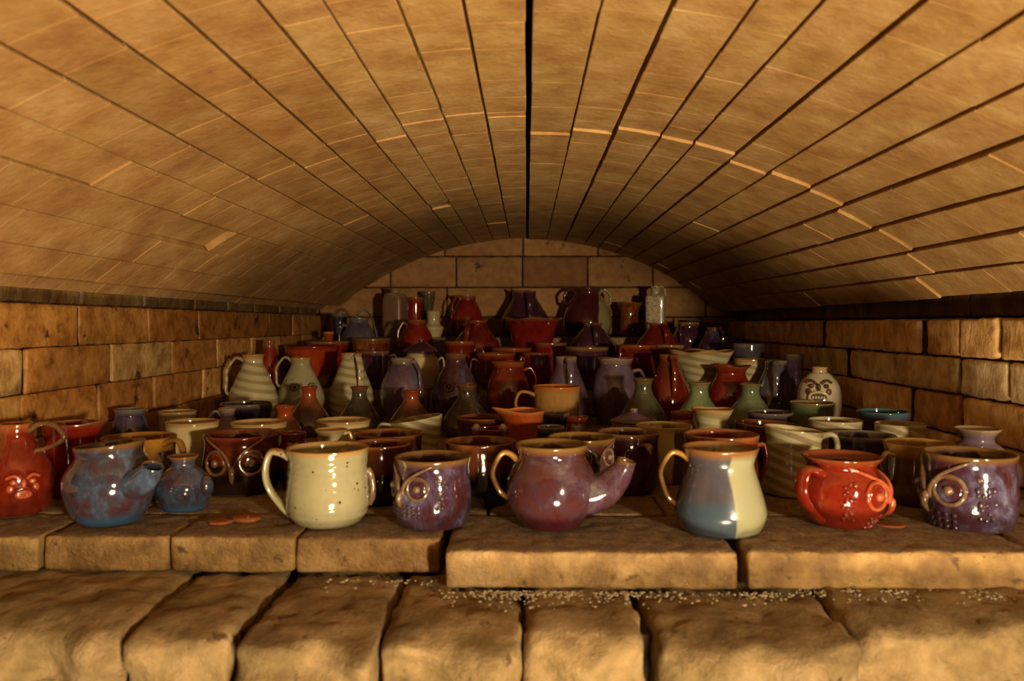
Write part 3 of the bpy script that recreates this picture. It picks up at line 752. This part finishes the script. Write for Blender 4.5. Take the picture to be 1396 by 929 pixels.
P = pot('flask', 'flask', 'green squat flask below the cream ruffled vase', 953, 1.61, 80, 522, 'flask', 'green', group=GC)
P = pot('flask', 'flask', 'green squat flask in front of the red pinched jug', 1023, 1.73, 76, 524, 'flask', 'green', group=GC)

# ---- jugs
GD = 'jugs behind the squat flasks'
P = pot('jug', 'jug', 'cream banded jug closest to the side wall, in front of the red narrow bottle', 345, 1.8, 66, 484, 'jug', 'creamy', group=GD, handles=[(PI + .1, .92, .45, .42, .12, .07, .04)], rings=6)
P = pot('bottle', 'bottle', 'narrow red bottle behind the cream banded jug', 367, 1.98, 28, 465, 'ball', 'ruby', group=GD)
P = pot('face_jug', 'jug', 'cream jug with modelled eyes on its shoulder, behind the rusty flask', 410, 1.9, 64, 488, 'jug', 'cream', group=GD, handles=[(PI + .05, .95, .55, .42, .1, .06, .06)])
for s in (-1, 1):
    f = patch(P, FR + s * .45 + .42, .58)
    m = MB(); tube(m, [f(.011*math.cos(a), .008*math.sin(a), .001) for a in [2*PI*k/16 for k in range(17)]], .0022, 6, cap=False); e = m.build('eye_ring', G['relief'], P.root)
    m = MB(); ball(m, f(0, 0), (.005, .005, .005)); m.build('pupil', G['iron'], e)
P = pot('jug', 'jug', 'cream pear jug with its handle facing out, behind the dark ash flask', 479, 1.96, 62, 482, 'pear', 'creamy', group=GD, handles=[(FR + .62, .95, .4, .34, .16, .07, .03)], rings=7)
P = pot('jug', 'jug', 'grey violet ball jug above the orange necked flask', 549, 1.9, 60, 489, 'ball', 'mauve', group=GD, handles=[(FR + 1.0, .93, .4, .3, .11, .07, .03)])
P = pot('face_jug', 'jug', 'violet face jug with a flared collar, above the black flask', 622, 1.9, 66, 483, 'jug', 'violet', group=GD)
for s in (-1, 1):
    f = patch(P, FR + s * .5 + .25, .55)
    m = MB(); tube(m, [f(.01*math.cos(a), .009*math.sin(a), .002) for a in [2*PI*k/16 for k in range(17)]], .0026, 6, cap=False); e = m.build('eye_ring', G['relief'], P.root)
    m = MB(); ball(m, f(0, 0), (.005, .005, .005)); m.build('pupil', G['iron'], e)
f = patch(P, FR + .25, .46); m = MB(); ball(m, f(0, 0), (.007, .008, .016)); m.build('nose', G['relief'], P.root)
P = pot('jug', 'jug', 'red jug with an open neck, beside the violet face jug', 693, 1.92, 60, 494, 'wide', 'red', group=GD, handles=[(.1, .86, .4, .4, .12, .07, .04)])
P = pot('jug', 'jug', 'grey violet jug with a facing handle, behind the tan looped mug', 772, 1.88, 64, 487, 'pear', 'mauve', group=GD, handles=[(FR + .15, .95, .4, .3, .17, .08, .03)])
P = pot('spouted_pot', 'pot', 'violet pot with a stub handle, above the olive flask', 838, 1.9, 62, 489, 'wide', 'mauve', group=GD, handles=[(.05, .8, .4, .42, .13, .08, .02)], ruffle=(3, .05, 0))
P = pot('jug', 'jug', 'red jug with a long facing handle, beside the violet stub handled pot', 912, 1.94, 58, 484, 'pear', 'red', group=GD, handles=[(FR + .1, .95, .4, .3, .16, .08, .03)])
P = pot('vase', 'vase', 'cream vase with a wide ruffled rim, above the green flask', 956, 1.99, 78, 479, 'goblet', 'creamy', seg=56, group=GD, ruffle=(4, .12, .5), handles=[(.0, .7, .2, .25, .06, .05, .02)])
P = pot('jug', 'jug', 'bright red pinched jug with a dark rim, behind a green flask', 996, 1.86, 58, 499, 'pinch', 'bright', seg=48, group=GD, ruffle=(3, .1, 1.6))
P = pot('goblet', 'goblet', 'cream goblet behind the red pinched jug', 1023, 1.99, 46, 490, 'goblet', 'creamy', group=GD)
P = pot('jug', 'jug', 'grey green jug with a facing handle, beside the moustached face bottle', 1058, 1.9, 64, 492, 'pear', 'grey', group=GD, handles=[(FR - .3, .95, .4, .3, .15, .08, .03)])
P = pot('cup', 'cup', 'tall slim violet cup behind the grey green jug', 1083, 1.99, 26, 483, 'tall', 'mauve', group=GD)
P = pot('face_bottle', 'bottle', 'pale globe bottle with a scowling moustached face', 1117, 1.73, 58, 501, 'globe', 'facecream', seg=48, group=GD)
face(P, FR - .38, .7, .032, G['iron'], G['facecream'])

# ---- first tier
GE = 'cups and bowls on the lowest step'
P = pot('bowl', 'bowl', 'red bowl with a cream lower half, behind the cream face jug', 425, 2.2, 72, 472, 'bowl', 'redcream', 1, group=GE)
P = pot('bowl', 'bowl', 'dark red bowl behind the red and cream bowl', 447, 2.345, 60, 466, 'bowl', 'ruby', 1, group=GE)
P = pot('mug', 'mug', 'streaked brown mug below the grey loop handled jug', 506, 2.29, 52, 462, 'mug', 'streak', 1, group=GE)
P = pot('mug', 'mug', 'violet mug with a side handle, behind the cream pear jug', 508, 2.14, 46, 479, 'cup', 'violet', 1, group=GE, handles=[(.1, .8, .3, .5, .12, .08)])
P = pot('lidded_jar', 'jar', 'cream jar with a dark violet lid, above the grey violet ball jug', 574, 2.15, 50, 477, 'lidded', 'buff', 1, group=GE, handles=[(.3, .7, .3, .3, .1, .06)])
lid(P, 'purple', True, 1.15, .04)
P = pot('cup', 'cup', 'red cup with a round handle above the violet face jug', 627, 2.22, 42, 466, 'cup', 'red', 1, group=GE, handles=[(.0, .8, .3, .6, .14, .09)])
P = pot('mug', 'mug', 'red mug with a slanting handle, above the open necked red jug', 676, 2.13, 54, 482, 'cup', 'red', 1, group=GE, handles=[(PI + .3, .75, .25, .36, .1, .07)])
P = pot('bowl', 'bowl', 'shallow red bowl below the ruffled red bowl', 697, 2.28, 56, 475, 'bowl', 'red', 1, group=GE)
P = pot('mug', 'mug', 'red brown mug with a beaded handle, above the grey violet facing handled jug', 733, 2.13, 42, 482, 'cup', 'red', 1, group=GE, handles=[(PI + .4, .8, .2, .3, .1, .07)])
P = pot('cup', 'cup', 'red cup directly under the ruffled red bowl', 750, 2.31, 46, 468, 'cup', 'ruby', 1, group=GE)
P = pot('mug', 'mug', 'dark brown purple mug behind the violet stub handled pot', 800, 2.14, 60, 474, 'cup', 'purple', 1, group=GE)
P = pot('jug', 'jug', 'broad red jug with a small arched handle, behind the violet stub handled pot', 868, 2.19, 56, 471, 'cup', 'red', 1, group=GE, handles=[(PI + .75, .9, .5, .3, .1, .07, .06)])
P = pot('jug', 'jug', 'olive brown jug with a thrown back rim, beside the broad red jug', 912, 2.3, 42, 471, 'goblet', 'brown', 1, group=GE, handles=[(PI + .3, .85, .3, .4, .12, .07)])
P = pot('cup', 'cup', 'grey green cup against the brick wall above the cream goblet', 1021, 2.2, 44, 469, 'stack', 'grey', 1, group=GE)

# ---- second tier
GG = 'jugs on the middle step'
P = pot('handled_jug', 'jug', 'grey jug with a tall thin loop handle rising over its rim', 489, 2.46, 50, 434, 'vase', 'grey', 2, group=GG, handles=[(PI + .2, .8, .2, .24, .12, .07, .03)])
m = MB(); r = P.R; H = P.H
tube(m, catmull([(-.1*r, -.1*r, H * .97), (.0, -.1*r, H * 1.12), (.3*r, 0, H * 1.2), (.7*r, 0, H * 1.02), (.98*r, 0, H * .6), (1.02*r, 0, H * .28)], 6), .0034, 8); m.build('loop_handle', P.gl, P.root)
P = pot('jar', 'jar', 'dark ink blue jar with a flanged rim, beside the grey loop handled jug', 463, 2.545, 32, 428, 'waist', 'ink', 2, group=GG)
P = pot('cup', 'cup', 'tiny rust cup in front of the dark ink jar', 448, 2.42, 15, 453, 'goblet', 'orange', 2, group=GG)
P = pot('jug', 'jug', 'dark red jug with a side handle, in front of the square bottle', 568, 2.45, 48, 437, 'vase', 'ruby', 2, group=GG, handles=[(PI + .3, .85, .3, .3, .12, .07)])
P = pot('jug', 'jug', 'red brown jug with a facing handle, below the tall dark red jug', 650, 2.45, 62, 438, 'jug', 'red', 2, group=GG, handles=[(FR - .4, .93, .4, .3, .14, .07, .03)], lip=(RT_, .15))
P = pot('ruffled_bowl', 'bowl', 'deep red bowl with a ruffled rim, in the centre of the upper pots', 726, 2.45, 76, 435, 'ruff', 'ruby', 2, seg=56, group=GG, ruffle=(4, .09, .3))
P = pot('jug', 'jug', 'dark purple jug with a shiny facing handle, below the two handled vase', 808, 2.45, 60, 441, 'jug', 'purple', 2, group=GG, handles=[(FR + .1, .93, .35, .3, .16, .08, .03)])
P = pot('jug', 'jug', 'red brown jug with a facing handle, below the speckled square bottle', 897, 2.45, 58, 441, 'jug', 'red', 2, group=GG, handles=[(FR + .3, .93, .35, .26, .18, .08, .02)])
P = pot('jug', 'jug', 'black purple jug in the corner beside the red brown jug', 938, 2.55, 40, 440, 'round', 'purple', 2, group=GG, handles=[(PI + .9, .85, .3, .3, .08, .06)])
P = pot('jug', 'jug', 'mauve jug with a long facing handle, nearest the dark brick corner', 973, 2.44, 44, 447, 'pear', 'violet', 2, group=GG, handles=[(FR + .38, .95, .3, .3, .12, .07, .03)])

# ---- top tier, against the end wall
GH = 'vessels along the end wall'
P = pot('square_bottle', 'bottle', 'tall square stony brown bottle with a pinched mouth', 539, 2.69, 29, 394, 'square', 'stone', 3, group=GH, sq=7)
P = pot('cup', 'cup', 'dark red cup between the tall square bottle and the cream vase', 566, 2.775, 24, 406, 'tall', 'ruby', 3, group=GH)
P = pot('goblet', 'goblet', 'dark olive twisted goblet behind the small cream vase', 584, 2.78, 20, 398, 'goblet', 'olive', 3, group=GH)
P = pot('vase', 'vase', 'small cream vase with a waisted body on the top step', 591, 2.66, 28, 424, 'waist', 'buff', 3, group=GH)
P = pot('jug', 'jug', 'tall dark red jug with a side handle, in front of the pale end wall', 637, 2.72, 44, 404, 'vase', 'ruby', 3, group=GH, handles=[(PI + .5, .9, .4, .3, .12, .07)])
P = pot('jug', 'jug', 'large purple jug with a facing handle above the ruffled bowl', 716, 2.73, 66, 398, 'pear', 'purple', 3, group=GH, handles=[(FR + .2, .95, .35, .3, .14, .07, .03)], lip=(PI, .25))
P = pot('two_handled_vase', 'vase', 'dark red vase with two small ring handles at its neck', 801, 2.735, 66, 394, 'vase', 'darkcream', 3, seg=40, group=GH, handles=[(PI, .93, .66, .3, .08, .07, .06), (0, .93, .66, .3, .08, .07, .06)])
P = pot('cup', 'cup', 'dark brown flared cup beside the speckled square bottle', 858, 2.73, 34, 413, 'flare', 'streak', 3, group=GH, ruffle=(3, .06, 0))
P = pot('carved_bottle', 'bottle', 'pale speckled square bottle with a small handle at its neck', 894, 2.68, 25, 391, 'box', 'carved', 3, group=GH, sq=8, handles=[(.2, .98, .8, .3, .12, .1, .02)])
P = pot('cup', 'cup', 'small dark cup in the far corner by the end wall', 946, 2.76, 26, 437, 'cup', 'ink', 3, group=GH)

# ---- bits lying on the shelf and sill
def wad(px, py, w, label, h=.006, seed=0):
    k = (EYE) * F / (py - 442); p = at(px, py, k)
    m = MB(); n = 18; r = w / 2 * k / F; vs = []; fs = []
    for a, b in ((.85, .0), (1, .35), (.95, .8), (.75, 1)):
        for i in range(n):
            t = 2 * PI * i / n; q = a * r * (1 + .18 * noise.noise(Vector((math.cos(t) * 1.5, math.sin(t) * 1.5, seed))))
            vs.append((q * math.cos(t), q * .8 * math.sin(t), b * h))
    for j in range(3):
        for i in range(n): i2 = (i+1) % n; fs.append((j*n+i, j*n+i2, (j+1)*n+i2, (j+1)*n+i))
    fs += [tuple(range(n))[::-1], tuple(3*n+i for i in range(n))]
    m.add(vs, fs); o = m.build('clay_wad', G['clay'], smooth=False); o.location = (p.x, k, .0005); tag(o, label, 'clay wad', 'clay wads on the shelf')
wad(337, 714, 40, 'flat orange clay wad on the shelf between lugged bottle and cream mug', .006, 1)
wad(300, 718, 34, 'dark flattened clay wad on the shelf beside the orange one', .004, 2)
wad(1212, 716, 44, 'thin clay wad on the shelf behind the bright red owl mug', .003, 3)
m = MB(); rg = random.Random(21)
for i in range(900):
    px = rg.choice((rg.gauss(730, 60), rg.gauss(800, 90), rg.uniform(1010, 1396), rg.uniform(440, 1396)))
    d = .835 - abs(rg.gauss(0, .012)) - (.03 * rg.random() if rg.random() < .15 else 0)
    if px < 600: d += .035
    s = rg.uniform(.0005, .0017); p = at(px, 800, d)
    ball(m, (p.x, d, (-.0445 if px < 1080 else -.0405) + s * .4), (s * rg.uniform(.7, 1.7), s * rg.uniform(.7, 1.4), s * .7), None, 6, 4)
o = m.build('grit', GRIT, smooth=False, tint=True); o['kind'] = 'stuff'; tag(o, 'pale sandy grit strewn along the foot of the front shelf bricks', 'grit')

# ------------------------------------------------------------------ light
ld = bpy.data.lights.new('lamp', 'POINT'); lo = bpy.data.objects.new('lamp', ld); C.objects.link(lo)
lo.location = (.86, -.85, .215); ld.energy = 178; ld.shadow_soft_size = .06; ld.color = (1, .80, .50)
l2 = bpy.data.lights.new('low_fill', 'POINT'); lo2 = bpy.data.objects.new('low_fill', l2); C.objects.link(lo2)  # unseen fill light, added to brighten the arch and front brick faces
lo2.location = (.25, -.16, -.37); l2.energy = 82; l2.shadow_soft_size = .12; l2.color = (1, .78, .46)
w = bpy.data.worlds.new('world'); sc.world = w; w.use_nodes = True
w.node_tree.nodes['Background'].inputs[0].default_value = (1, .7, .4, 1); w.node_tree.nodes['Background'].inputs[1].default_value = .003
sc.view_settings.view_transform = 'Standard'; sc.view_settings.look = 'None'; sc.view_settings.gamma = 1; sc.view_settings.exposure = 0
sc.view_settings.use_curve_mapping = False
